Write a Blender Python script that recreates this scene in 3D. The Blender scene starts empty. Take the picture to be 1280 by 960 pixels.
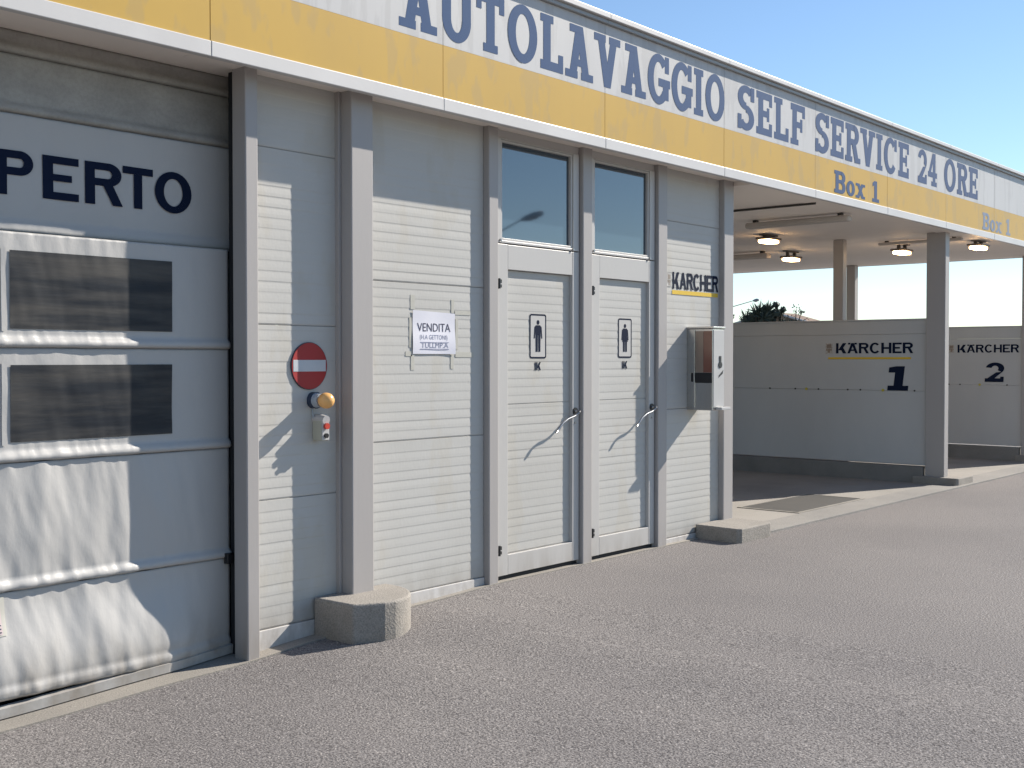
import bpy, math, random
from mathutils import Vector, noise
random.seed(7)
S = bpy.context.scene
COL = S.collection

# ------------------------------------------------------------------ camera, sky, sun, exposure
CAM = Vector((0.0, -4.9686, 1.45))
YAW, PITCH = math.radians(40.536), math.radians(1.225)
cd = bpy.data.cameras.new('camera'); cam = bpy.data.objects.new('camera', cd); COL.objects.link(cam)
cd.sensor_width = 36.0; cd.lens = 36.0 * 1450.0 / 1280.0; cd.clip_start = 0.05; cd.clip_end = 2000
cam.location = CAM; cam.rotation_euler = (math.pi / 2 - PITCH, 0, YAW - math.pi / 2)
S.camera = cam

SUN_TO = Vector((2.85, -1.0, 2.02)).normalized()
W = bpy.data.worlds.new('World'); S.world = W; W.use_nodes = True
wn = W.node_tree; sky = wn.nodes.new('ShaderNodeTexSky'); sky.sky_type = 'NISHITA'; sky.sun_disc = False
sky.sun_elevation = math.asin(SUN_TO.z); sky.sun_rotation = math.atan2(SUN_TO.x, SUN_TO.y)
sky.altitude = 100; sky.air_density = 1.0; sky.dust_density = 0.0; sky.ozone_density = 3.2
bg = wn.nodes['Background']; bg.inputs['Strength'].default_value = 0.074
wn.links.new(sky.outputs[0], bg.inputs[0])
sl = bpy.data.lights.new('sun', 'SUN'); sl.energy = 4.0; sl.angle = math.radians(0.55); sl.color = (1.0, 0.93, 0.83)
so = bpy.data.objects.new('sun', sl); COL.objects.link(so)
so.rotation_euler = SUN_TO.to_track_quat('Z', 'Y').to_euler(); so.location = (20, -12, 20)
S.view_settings.view_transform = 'Standard'; S.view_settings.look = 'None'
S.view_settings.gamma = 1; S.view_settings.use_curve_mapping = False
S.view_settings.exposure = 1.06

# ------------------------------------------------------------------ materials
def mat(name, col, rough=0.6, metal=0.0, var=0.0, vscale=3.0, stretch=(1, 1, 1), col2=None, bump=0.0, bscale=200.0,
        fine=0.0, fscale=400.0, fine_col=None, spec=None, spots=None, splash=0.0):
    """procedural surface: base colour + broad wear or painted reflection streaks + fine grain + micro relief, all in world space"""
    m = bpy.data.materials.new(name); m.use_nodes = True
    t = m.node_tree; N, L = t.nodes, t.links
    b = N['Principled BSDF']
    b.inputs['Roughness'].default_value = rough; b.inputs['Metallic'].default_value = metal
    if spec is not None: b.inputs['Specular IOR Level'].default_value = spec
    geo = N.new('ShaderNodeNewGeometry')
    mp = N.new('ShaderNodeMapping'); mp.inputs['Scale'].default_value = stretch
    L.new(geo.outputs['Position'], mp.inputs['Vector'])
    rgb = N.new('ShaderNodeRGB'); rgb.outputs[0].default_value = (*col, 1)
    cur = rgb.outputs[0]
    def mix(a, bcol, fac):
        x = N.new('ShaderNodeMix'); x.data_type = 'RGBA'
        L.new(fac, x.inputs[0]); L.new(a, x.inputs[6])
        if isinstance(bcol, tuple): x.inputs[7].default_value = (*bcol, 1)
        else: L.new(bcol, x.inputs[7])
        return x.outputs[2]
    def nz(scale, detail, lo, hi, vec=None, rough_=0.55):
        n = N.new('ShaderNodeTexNoise'); n.inputs['Scale'].default_value = scale
        n.inputs['Detail'].default_value = detail; n.inputs['Roughness'].default_value = rough_
        L.new(vec or mp.outputs[0], n.inputs['Vector'])
        r = N.new('ShaderNodeMapRange'); r.inputs[1].default_value = lo; r.inputs[2].default_value = hi
        L.new(n.outputs[0], r.inputs[0])
        return r.outputs[0]
    def scaled(fac, k):
        q = N.new('ShaderNodeMath'); q.operation = 'MULTIPLY'; q.inputs[1].default_value = k
        L.new(fac, q.inputs[0]); return q.outputs[0]
    if var:
        c2 = col2 or tuple(c * 0.55 for c in col)
        cur = mix(cur, c2, scaled(nz(vscale, 6, 0.38, 0.68), var))
    if spots:
        cur = mix(cur, spots[0], scaled(nz(spots[1], 3, spots[2], spots[2] + 0.06), spots[3]))
    if splash:
        sx = N.new('ShaderNodeSeparateXYZ'); L.new(geo.outputs['Position'], sx.inputs[0])
        mr = N.new('ShaderNodeMapRange'); mr.inputs[1].default_value = .32; mr.inputs[2].default_value = -.05; L.new(sx.outputs[2], mr.inputs[0])
        pw = N.new('ShaderNodeMath'); pw.operation = 'POWER'; pw.inputs[1].default_value = 2.2; L.new(mr.outputs[0], pw.inputs[0])
        ml = N.new('ShaderNodeMath'); ml.operation = 'MULTIPLY'; L.new(pw.outputs[0], ml.inputs[0]); L.new(nz(9, 5, .30, .70), ml.inputs[1])
        cur = mix(cur, (.20, .165, .125), scaled(ml.outputs[0], splash))
    if fine:
        fc = fine_col or tuple(c * 0.25 for c in col)
        cur = mix(cur, fc, scaled(nz(fscale, 3, 0.42, 0.62, geo.outputs['Position'], 0.7), fine))
    L.new(cur, b.inputs['Base Color'])
    if bump:
        n = N.new('ShaderNodeTexNoise'); n.inputs['Scale'].default_value = bscale; n.inputs['Detail'].default_value = 4
        L.new(mp.outputs[0], n.inputs['Vector'])
        bp = N.new('ShaderNodeBump'); bp.inputs['Strength'].default_value = 1.0; bp.inputs['Distance'].default_value = bump
        L.new(n.outputs[0], bp.inputs['Height']); L.new(bp.outputs[0], b.inputs['Normal'])
    return m

def emit(name, col, strength):
    m = bpy.data.materials.new(name); m.use_nodes = True
    b = m.node_tree.nodes['Principled BSDF']; b.inputs['Base Color'].default_value = (*col, 1)
    b.inputs['Emission Color'].default_value = (*col, 1); b.inputs['Emission Strength'].default_value = strength
    return m

M = {}
M['asphalt'] = mat('asphalt', (0.287, 0.266, 0.253), .95, var=.8, vscale=.45, col2=(0.211, 0.197, 0.193), fine=.95, fscale=105,
                   fine_col=(0.075, 0.068, 0.067), bump=.007, bscale=105, spots=((0.572, 0.526, 0.490), 108, .59, .72), spec=.25)
M['concrete'] = mat('concrete', (0.317, 0.290, 0.252), .9, var=.5, vscale=2.2, col2=(0.219, 0.203, 0.181), fine=.35, fscale=160, bump=.003, bscale=130)
M['plinth'] = mat('rough_concrete', (0.340, 0.312, 0.277), .93, var=.45, vscale=5, col2=(0.227, 0.210, 0.188), fine=.45, fscale=120, bump=.0045, bscale=90, splash=.5)
M['slab'] = mat('bay_concrete', (0.322, 0.298, 0.267), .85, var=.6, vscale=1.1, col2=(0.206, 0.194, 0.173), fine=.3, fscale=150, bump=.002, bscale=90)
M['apron'] = mat('worn_apron_concrete', (.285, .268, .245), .92, var=.7, vscale=1.3, col2=(.20, .19, .178), fine=.4, fscale=140, bump=.003, bscale=120)
M['skirting'] = mat('skirting_concrete', (0.242, 0.232, 0.217), .9, var=.5, vscale=2.5, fine=.25, fscale=140, bump=.003, bscale=90)
M['wall'] = mat('coated_wall_panel', (0.480, 0.470, 0.444), .5, var=.22, vscale=1.4, stretch=(1, 1, .45), col2=(0.390, 0.364, 0.317), bump=.0006, bscale=60,
                fine=.05, fscale=60, fine_col=(0.423, 0.390, 0.338), spec=.3, splash=.9, spots=((.42, .375, .29), 3.2, .56, .22))
M['post'] = mat('painted_steel_post', (0.367, 0.343, 0.329), .45, var=.2, vscale=1.6, stretch=(1, 1, .2), col2=(0.293, 0.274, 0.261), bump=.0004, bscale=40, splash=.7)
M['door'] = mat('white_door_profile', (0.490, 0.474, 0.454), .38, var=.15, vscale=2.0, stretch=(1, 1, .3), col2=(0.410, 0.385, 0.349), bump=.0004, bscale=40, spec=.35, splash=.8)
M['partition'] = mat('partition_panel', (0.501, 0.506, 0.501), .55, var=.3, vscale=1.0, stretch=(1, 1, .4), col2=(0.332, 0.324, 0.320), bump=.0006, bscale=40, spec=.3)
M['ceiling'] = mat('ceiling_sheet', (0.856, 0.785, 0.712), .6, var=.3, vscale=.7, col2=(0.673, 0.612, 0.551))
M['fascia_white'] = mat('fascia_white', (0.531, 0.525, 0.518), .45, var=.22, vscale=1.2, stretch=(2.2, 1, .35), col2=(0.391, 0.381, 0.369), spec=.2, spots=((.36, .35, .34), 5.0, .52, .30))
M['fascia_yellow'] = mat('fascia_yellow', (0.559, 0.362, 0.095), .42, var=.3, vscale=1.1, stretch=(1.6, 1, .6), col2=(0.437, 0.294, 0.104), spec=.15, spots=((.40, .30, .16), 4.0, .53, .35))
M['trim'] = mat('white_trim', (0.594, 0.576, 0.557), .4, var=.25, vscale=1.3, stretch=(2, 1, 1), col2=(0.428, 0.409, 0.390), splash=.6)
M['coping'] = mat('grey_coping', (0.329, 0.329, 0.325), .45, metal=.2, var=.2, vscale=1.5)
M['letter_blue'] = mat('faded_blue_print', (.060, .104, .205), .8, var=.3, vscale=2.5, spec=.15, col2=(.085, .13, .22), stretch=(3, 1, .5))
M['letter_navy'] = mat('navy_print', (.006, .012, .033), .8, spec=.12)
M['letter_pale'] = mat('sun_faded_blue_print', (0.210, 0.266, 0.364), .8, spec=.15, var=.4, vscale=3, col2=(0.336, 0.350, 0.350))
M['yellow_bar'] = mat('yellow_vinyl', (0.660, 0.432, 0.024), .5)
M['tarp'] = mat('gate_tarpaulin', (0.441, 0.431, 0.416), .45, var=.2, vscale=1.6, stretch=(1, 1, .6), col2=(0.374, 0.359, 0.340), bump=.0008, bscale=55, spec=.3, splash=.7)
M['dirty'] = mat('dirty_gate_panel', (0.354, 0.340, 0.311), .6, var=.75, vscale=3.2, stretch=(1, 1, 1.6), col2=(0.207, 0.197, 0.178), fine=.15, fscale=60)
M['pvc'] = mat('smoky_pvc_window', (0.019, 0.022, 0.028), .45, var=.9, vscale=1.5, stretch=(1, 1, 9), col2=(0.078, 0.073, 0.067), bump=.003, bscale=2.0, spec=.22)  # pale horizontal streaks paint reflections on wavy pvc into the colour
M['rubber'] = mat('black_rubber', (.008, .009, .012), .7)
M['black'] = mat('black_plastic', (.012, .012, .014), .4)
M['dark_metal'] = mat('dark_bracket', (.06, .055, .05), .5, metal=.4)
M['glass'] = mat('dark_window_glass', (.030, .052, .075), .03, spec=1.0)
M['glass'].node_tree.nodes['Principled BSDF'].inputs['IOR'].default_value = 1.75
M['steel'] = mat('brushed_stainless', (.58, .565, .545), .27, metal=1.0, var=.2, vscale=4, stretch=(6, 6, .6), bump=.0003, bscale=30)
M['chrome'] = mat('satin_chrome', (.34, .34, .345), .35, metal=1.0)
M['red_brown'] = mat('red_brown_gloss', (0.187, 0.077, 0.055), .22, var=.4, vscale=3, col2=(0.286, 0.165, 0.110), spec=.6)
M['tan_tone'] = mat('tan_metallic', (.30, .235, .19), .3, metal=.3, var=.3, vscale=3)
M['white_plate'] = mat('white_enamel', (0.476, 0.467, 0.458), .35, var=.15, vscale=5)
M['red'] = mat('red_sign_print', (0.351, 0.016, 0.016), .55, var=.25, vscale=9, col2=(0.273, 0.026, 0.018))
M['sign_white'] = mat('sign_white_print', (0.493, 0.512, 0.532), .5, var=.35, vscale=20, col2=(0.354, 0.414, 0.473))
M['sign_edge'] = mat('dark_sign_edge', (.035, .03, .05), .5)
M['globe'] = mat('amber_globe', (0.744, 0.408, 0.144), .2)
M['lamp_collar'] = mat('pale_blue_collar', (.33, .38, .43), .4)
M['lamp_base'] = mat('navy_lamp_base', (.02, .035, .07), .45)
M['switch_side'] = mat('beige_switch_box', (.40, .40, .33), .5)
M['button_red'] = mat('red_button', (.50, .05, .03), .3)
M['paper'] = mat('paper_sheet', (0.679, 0.672, 0.725), .7, var=.2, vscale=7, col2=(0.561, 0.585, 0.703))
M['tape'] = mat('old_adhesive_tape', (.44, .425, .37), .45, var=.5, vscale=25, col2=(.48, .465, .42))
M['ink'] = mat('ink', (.03, .03, .07), .7)
M['ink_pale'] = mat('pale_ink', (.22, .24, .34), .7)
M['sticker_red'] = mat('sticker_red', (.45, .04, .05), .5)
M['sticker_pink'] = mat('sticker_pink', (.52, .43, .42), .5)
M['lamp_glow'] = emit('lit_lamp_diffuser', (1.0, .62, .30), 11.0)
M['fixture'] = mat('brown_lamp_housing', (.14, .115, .095), .5)
M['tube'] = mat('grey_tube_casing', (0.495, 0.450, 0.413), .5, var=.3, vscale=3)
M['bark'] = mat('bark', (.10, .075, .055), .95, var=.5, vscale=6, bump=.01, bscale=20)
M['leaf_dark'] = mat('dark_leaves', (.030, .044, .034), .6, var=.6, vscale=1.8, col2=(.055, .065, .04))
M['leaf_light'] = mat('pale_leaves', (.085, .10, .045), .6, var=.6, vscale=2.0, col2=(.13, .12, .07))
M['house_wall'] = mat('house_render', (.27, .21, .155), .85, var=.3, vscale=.6)
M['roof_tile'] = mat('roof_tiles', (.20, .13, .09), .85, var=.5, vscale=1.4)
M['galvanised'] = mat('galvanised_steel', (.30, .31, .32), .4, metal=.6)
M['yellow_dot'] = mat('yellow_dot', (.5, .42, .05), .5)
M['grate'] = mat('dark_floor_plate', (.075, .073, .069), .6, var=.3, vscale=4, fine=.3, fscale=90)
M['emblem'] = mat('emblem_print', (.52, .50, .46), .5, var=.8, vscale=60, col2=(.26, .23, .21))

# ------------------------------------------------------------------ mesh helpers
class MB:
    def __init__(s): s.v = []; s.f = []; s.m = []
    def add(s, vs, fs, mi=0):
        o = len(s.v); s.v += [tuple(p) for p in vs]; s.f += [[i + o for i in f] for f in fs]; s.m += [mi] * len(fs); return s
    def box(s, x0, x1, y0, y1, z0, z1, mi=0):
        vs = [(x, y, z) for z in (z0, z1) for y in (y0, y1) for x in (x0, x1)]
        return s.add(vs, [(0, 2, 3, 1), (4, 5, 7, 6), (0, 1, 5, 4), (2, 6, 7, 3), (0, 4, 6, 2), (1, 3, 7, 5)], mi)
    def prism(s, pts, z0, z1, mi=0):                     # footprint polygon (x,y), counter-clockwise
        n = len(pts)
        vs = [(x, y, z0) for x, y in pts] + [(x, y, z1) for x, y in pts]
        fs = [list(range(n))[::-1], list(range(n, 2 * n))] + [(i, (i + 1) % n, n + (i + 1) % n, n + i) for i in range(n)]
        return s.add(vs, fs, mi)
    def tube(s, path, radii, n=10, mi=0, cap=True):
        path = [Vector(p) for p in path]
        if not isinstance(radii, (list, tuple)): radii = [radii] * len(path)
        vs = []; up0 = None
        for i, p in enumerate(path):
            d = (path[min(i + 1, len(path) - 1)] - path[max(i - 1, 0)]).normalized()
            ref = Vector((0, 0, 1)) if abs(d.z) < .9 else Vector((1, 0, 0))
            a = d.cross(ref).normalized(); b = a.cross(d).normalized()
            for k in range(n):
                t = 2 * math.pi * k / n; vs.append(p + (a * math.cos(t) + b * math.sin(t)) * radii[i])
        fs = [(i * n + k, i * n + (k + 1) % n, (i + 1) * n + (k + 1) % n, (i + 1) * n + k) for i in range(len(path) - 1) for k in range(n)]
        if cap: fs += [list(range(n)), list(range((len(path) - 1) * n, len(path) * n))[::-1]]
        return s.add(vs, fs, mi)
    def ball(s, c, r, mi=0, n=20, sy=1.0):
        m = n // 2; vs = []
        for i in range(m + 1):
            th = math.pi * i / m
            for k in range(n):
                ph = 2 * math.pi * k / n
                vs.append((c[0] + r * math.sin(th) * math.cos(ph), c[1] + sy * r * math.cos(th), c[2] + r * math.sin(th) * math.sin(ph)))
        fs = [(i * n + k, i * n + (k + 1) % n, (i + 1) * n + (k + 1) % n, (i + 1) * n + k) for i in range(m) for k in range(n)]
        return s.add(vs, fs, mi)
    def disc_y(s, cx, cz, rx, rz, y0, y1, n=40, mi=0):   # thin disc on a wall, facing -y
        vs = []
        for y in (y0, y1):
            vs += [(cx + rx * math.cos(2 * math.pi * k / n), y, cz + rz * math.sin(2 * math.pi * k / n)) for k in range(n)]
        fs = [list(range(n)), list(range(n, 2 * n))[::-1]] + [(k, (k + 1) % n, n + (k + 1) % n, n + k)[::-1] for k in range(n)]
        return s.add(vs, fs, mi)
    def build(s, name, mats, parent=None, bevel=0, smooth=False, seg=2):
        me = bpy.data.meshes.new(name); off = Vector(parent['_org']) if parent is not None and '_org' in parent else Vector((0, 0, 0))
        me.from_pydata([tuple(Vector(p) - off) for p in s.v], [], s.f)
        for m in (mats if isinstance(mats, (list, tuple)) else [mats]): me.materials.append(M[m])
        for p, i in zip(me.polygons, s.m): p.material_index = i; p.use_smooth = smooth
        me.validate(); me.update()
        o = bpy.data.objects.new(name, me); COL.objects.link(o)
        if parent is not None: o.parent = parent; o['_org'] = tuple(off)
        if bevel:
            b = o.modifiers.new('bevel', 'BEVEL'); b.width = bevel; b.segments = seg; b.limit_method = 'ANGLE'
        return o

def tag(o, label, cat, group=None):
    o['label'] = label; o['category'] = cat
    if group: o['group'] = group
    return o
def thing(name, label, cat, loc, group=None):
    e = bpy.data.objects.new(name, None); COL.objects.link(e); e.location = loc; e['_org'] = tuple(loc); e.empty_display_size = .2
    return tag(e, label, cat, group)
def pivot(name, parent):            # a part that only groups its own pieces
    e = bpy.data.objects.new(name, None); COL.objects.link(e); e.parent = parent; e['_org'] = tuple(parent['_org']); return e
def structure(o): o['kind'] = 'structure'; return o

def lerp_tab(x, tab):
    if x <= tab[0][0]: return tab[0][1]
    for (a, b), (c, d) in zip(tab, tab[1:]):
        if x <= c:
            t = (x - a) / (c - a); t = t * t * (3 - 2 * t); return b + (d - b) * t
    return tab[-1][1]
GT = [(2.2, -.15), (3.4, -.112), (4.2, -.07), (4.95, -.022), (5.7, 0.0)]
def gz(x): return lerp_tab(x, GT)

# ------------------------------------------------------------------ stroke lettering
def bar(x0, y0, x1, y1): return [(x0, y0), (x1, y0), (x1, y1), (x0, y1)]
def sl_(x0, y0, x1, y1, h): return [(x0, y0), (x0 + h, y0), (x1 + h, y1), (x1, y1)]
def arc(cx, cy, rx, ry, tx, ty, a0, a1, n=None):
    n = n or max(6, int(abs(a1 - a0) / 11)); out = []
    for i in range(n):
        p, q = math.radians(a0 + (a1 - a0) * i / n), math.radians(a0 + (a1 - a0) * (i + 1) / n)
        f = lambda a, k: (cx + (rx - tx * k) * math.cos(a), cy + (ry - ty * k) * math.sin(a))
        out.append([f(p, 0), f(q, 0), f(q, 1), f(p, 1)])
    return out
def glyph(ch, slab):
    """(advance width, list of polygons) on a cell of height 1"""
    t, h = (.225, .165) if slab else (.21, .175)
    e = .085 if slab else 0
    G = []; w = .72
    def foot(x): G.append(bar(x - e, 0, x + t + e, h * .85))
    def head(x): G.append(bar(x - e, 1 - h * .85, x + t + e, 1))
    if ch in 'AÄ':
        w = .86; c = w / 2 - t / 2
        G += [sl_(.09 if slab else 0, 0, c, 1, t), sl_(w - t - (.09 if slab else 0), 0, c, 1, t), bar(.25, .24, w - .25, .24 + h * .8)]
        if slab: foot(.06); foot(w - t - .06); G.append(bar(c - .2, 1 - h * .85, c + t, 1))
    elif ch == 'U':
        w = .84; x0 = e * .6; x1 = w - e * .6 - t
        G += [bar(x0, .36, x0 + t, 1), bar(x1, .36, x1 + t, 1)] + arc(w / 2, .38, w / 2 - x0, .39, t, h, 180, 360)
        if slab: head(x0); head(x1)
    elif ch == 'T':
        w = .76; c = w / 2 - t / 2
        G += [bar(0, 1 - h, w, 1), bar(c, 0, c + t, 1 - h)]
        if slab: foot(c); G += [bar(0, .70, t * .6, 1), bar(w - t * .6, .70, w, 1)]
    elif ch == 'O':
        w = .86; G += arc(w / 2, .5, w / 2, .52, t, h, 0, 360)
    elif ch == 'L':
        w = .70; x0 = e
        G += [bar(x0, 0, x0 + t, 1), bar(x0 - e, 0, w, h)]
        if slab: head(x0); G.append(bar(w - t * .65, 0, w, .33))
    elif ch == 'V':
        w = .84; c = w / 2 - t / 2
        G += [sl_(c, 0, .07 if slab else 0, 1, t), sl_(c, 0, w - t - (.07 if slab else 0), 1, t)]
        if slab: head(.05); head(w - t - .05)
    elif ch in 'GC':
        w = .84; G += arc(w / 2, .5, w / 2, .52, t, h, 42, 322)
        if slab: G.append(bar(w - t * .75, .66, w - .01, 1))
        if ch == 'G': G += [bar(w - t - .02, .10, w - .02, .46), bar(w * .5, .36, w + .04, .36 + h)]
    elif ch == 'I':
        w = t + 2 * e; G.append(bar(e, 0, e + t, 1))
        if slab: foot(e); head(e)
    elif ch == 'S':
        w = .72; rx = w / 2
        G += arc(rx, .735, rx, .28, t, h, 25, 272) + arc(rx, .275, rx, .29, t, h, 92, -158)
        if slab: G += [bar(w - t * .7, .68, w, 1), bar(0, 0, t * .7, .33)]
    elif ch in 'EF':
        w = .72; x0 = e
        G += [bar(x0, 0, x0 + t, 1), bar(x0 - e, 1 - h, w, 1), bar(x0, .43, w - .14, .43 + h * .9)]
        if ch == 'E': G.append(bar(x0 - e, 0, w, h))
        else: foot(x0) if slab else None
        if slab:
            G += [bar(w - t * .6, .70, w, 1), bar(w - .24, .34, w - .13, .66)]
            if ch == 'E': G.append(bar(w - t * .6, 0, w, .30))
    elif ch in 'RPB':
        w = .80; x0 = e; r = .275
        G += [bar(x0, 0, x0 + t, 1), bar(x0 - e, 1 - h, w - r, 1), bar(x0, .45, w - r, .45 + h)] + arc(w - r - .04, .725, r + .02, .275, t, h, -90, 90)
        if ch == 'R': G.append(sl_(w - t - (.02 if slab else 0), 0, .36, .5, t * 1.05))
        if ch == 'B': G += [bar(x0 - e, 0, w - r, h)] + arc(w - r - .03, .29, r + .03, .29, t, h, -90, 90)
        if slab and ch != 'B': foot(x0); 
        if slab and ch == 'R': G.append(bar(w - t - .04, 0, w + .07, h * .85))
    elif ch == 'K':
        w = .86; G += [bar(0, 0, t, 1), sl_(t - .04, .30, w - .30, 1, .29), sl_(w - .29, 0, .30, .58, .29)]
    elif ch == 'H': w = .80; G += [bar(0, 0, t, 1), bar(w - t, 0, w, 1), bar(t, .41, w - t, .41 + h)]
    elif ch == 'o':
        w = .62; G += arc(w / 2, .345, w / 2, .355, t * .95, h * .85, 0, 360)
    elif ch == 'x':
        w = .70; G += [sl_(.06, 0, w - t - .06, .68, t * .9), sl_(w - t - .04, 0, .06, .68, t), bar(0, 0, .26, h * .75), bar(w - .27, 0, w, h * .75), bar(0, .68 - h * .75, .26, .68), bar(w - .27, .68 - h * .75, w, .68)]
    elif ch == '1':
        w = .56; c = w / 2 - t / 2; G += [bar(c, 0, c + t, 1), bar(.02, 0, w, h), sl_(.02, .74, c, .86, .02), [(.04, .72), (c + .02, .80), (c + .02, 1), (.04, .90)]]
    elif ch == '2':
        w = .72; G += arc(w / 2, .70, w / 2, .31, t, h, 170, -38) + [[(0, h * .6), (.02 + t * 1.2, h * .6), (w - .06, .53), (w - .30, .50)], bar(0, 0, w, h * 1.15)]
        if slab: G.append(bar(w - t * .6, 0, w, .28))
    elif ch == '4':
        w = .76; x = w - t - .13; G += [bar(x, 0, x + t, 1), bar(0, .26, w, .26 + h), sl_(0, .30, x - .03, 1, t * .85)]
        if slab: G.append(bar(x - .12, 0, x + t + .12, h * .85))
    elif ch == ' ': w = .42
    return w, G
def lettering(name, text, mp, width, height, mi, parent, slab=True, gap=.12, widths=None):
    """mp(u, v, k): u along the line, v up, k = tiny stacking lift; pieces never share a plane"""
    tot = 0; items = []
    for ch in text:
        w, G = glyph(ch, slab); items.append((tot, G)); tot += w + gap
    tot -= gap
    for x0, G in items:
        if not G: continue
        mb = MB()
        for j, poly in enumerate(G):
            vs = [mp((x0 + px) / tot * width, py * height, 0.00006 * (j % 24)) for px, py in poly]
            mb.add(vs, [list(range(len(vs)))])
        mb.build('letter', mi, parent)
def on_wall(x, y, z): return lambda u, v, k: (x + u, y - k, z + v)
def on_side(x, y, z, lean=0): return lambda u, v, k: (x - k, y - u - lean * v, z + v)
def font_text(name, text, mp, width, height, mi, parent):
    c = bpy.data.curves.new('ft', 'FONT'); c.body = text; c.resolution_u = 3
    o = bpy.data.objects.new('ft', c); COL.objects.link(o)
    me = bpy.data.meshes.new_from_object(o.evaluated_get(bpy.context.evaluated_depsgraph_get()))
    bpy.data.objects.remove(o)
    xs = [v.co.x for v in me.vertices]; ys = [v.co.y for v in me.vertices]
    sx = width / (max(xs) - min(xs)); sy = height / (max(ys) - min(ys))
    mb = MB(); mb.add([mp((v.co.x - min(xs)) * sx, (v.co.y - min(ys)) * sy, 0) for v in me.vertices], [list(p.vertices) for p in me.polygons])
    return mb.build(name, mi, parent)

# ================================================================== SETTING
# asphalt: one sheet to the horizon, dipping gently towards the gate
xs = [-600, -100, -20, -5, 0, 1.5] + [2.0 + .15 * i for i in range(27)] + [7, 9, 12, 16, 24, 40, 100, 800]
ys = [-600, -100, -30, -12, -8, -5, -3, -2, -1, 0, 3, 10, 40, 120, 800]
mb = MB(); mb.add([(x, y, gz(x)) for y in ys for x in xs], [(j * len(xs) + i, j * len(xs) + i + 1, (j + 1) * len(xs) + i + 1, (j + 1) * len(xs) + i) for j in range(len(ys) - 1) for i in range(len(xs) - 1)])
structure(mb.build('asphalt_ground', 'asphalt', smooth=True))
# concrete threshold strip along the foot of the facade
def strip(name, x0, x1, ya, yb, lift, m, n=24):
    mb = MB(); vs = []
    for i in range(n + 1):
        x = x0 + (x1 - x0) * i / n; z = gz(x) + lift; j = .006 * noise.noise((x * 3.1, 2.2, 0))
        vs += [(x, ya + j, z - .03), (x, ya + j, z), (x, yb, z)]
    fs = []
    for i in range(n):
        a, b = i * 3, i * 3 + 3; fs += [(a, b, b + 1, a + 1), (a + 1, b + 1, b + 2, a + 2)]
    mb.add(vs, fs); return structure(mb.build(name, m))
strip('gate_threshold', -1.5, 4.12, -.115, .4, .008, 'concrete', 40)
strip('wall_footing', 4.64, 8.05, -.055, .3, .007, 'concrete', 30)
mb = MB(); mb.box(8.45, 17.6, -.30, 5.9, -.1, .014); structure(mb.build('bay_floor', 'slab'))
mb = MB(); mb.box(8.56, 17.6, -.34, -.02, -.1, .020); structure(mb.build('bay_apron', 'apron', bevel=.004))

# ================================================================== BUILDING
B = thing('car_wash_building', 'long white car wash building with yellow and white fascia and open bays', 'building', (8.0, 0, 0))
# --- shell
mb = MB(); mb.box(-1.5, 8.44, 5.85, 5.95, -.2, 2.9); mb.box(-1.5, -1.4, .2, 5.85, -.2, 2.9); mb.box(8.47, 8.59, .062, 5.85, -.1, 2.939)
mb.build('rear_wall', 'wall', B)
mb = MB(); mb.box(8.61, 17.35, -.215, 6.05, 2.902, 2.99); mb.box(-1.5, 8.608, -.215, 6.05, 2.940, 2.99); ceil = mb.build('ceiling', 'ceiling', B)
mb = MB(); mb.box(-1.5, 17.35, -.20, 6.0, 3.55, 3.62); mb.build('roof', 'coping', B)

# --- wall cladding with ribbed sheet profile
def ribbed(name, x0, x1, z0, z1, parent, m='wall', y=0.0, period=.056, depth=.0011, th=.05, zlow=None):
    prof = [(z0, y)]; z = z0 + .008
    prof.append((z, y - .0035))
    rr = random.Random(int(x0 * 1000 + z0 * 77)); d0 = depth
    while z + period < z1 - .008:
        depth = d0 * rr.uniform(.45, 1.35)
        prof += [(z + period * .30, y - .0035), (z + period * .60, y - .0035 + depth * .55), (z + period * .78, y - .0035 + depth), (z + period * .88, y - .0035 + depth), (z + period, y - .0035)]
        z += period
    prof += [(z1 - .0012, y - .0035), (z1, y + .001)]
    n = len(prof); mb = MB()
    nx = max(2, int((x1 - x0) / .12)); vs = []
    for i in range(nx + 1):
        x = x0 + (x1 - x0) * i / nx
        for (zz, yy) in prof:
            w = .0012 * noise.noise((x * 2.3, zz * 2.1, x0 * 7 + z0)) + .0004 * noise.noise((x * 9.0, zz * 6, z0))
            vs.append((x, yy + w, zz))
    fs = [(i * n + k, (i + 1) * n + k, (i + 1) * n + k + 1, i * n + k + 1) for i in range(nx) for k in range(n - 1)]
    mb.add(vs, fs)
    mb.box(x0, x1, y + .004, y + th, z0 + .001, z1 - .001)
    return mb.build(name, m, parent)
FRONT = pivot('front_wall', B)
for (x0, x1, zs) in [(3.70, 4.305, (.02, .703, 1.632, 2.567, 2.936)), (4.470, 5.525, (.052, .965, 1.905, 2.936)), (7.600, 8.450, (.045, 1.058, 2.53, 2.936))]:
    for a, b in zip(zs, zs[1:]): ribbed('wall_panel', x0, x1, a + .001, b - .001, FRONT)
for x0, x1, z1 in [(3.70, 4.305, .018), (4.47, 5.525, .050), (7.60, 8.450, .043)]:
    mb = MB(); mb.box(x0, x1, -.012, .05, gz(x0) - .02, z1); mb.build('base_flashing', 'trim', FRONT, bevel=.003)

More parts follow.
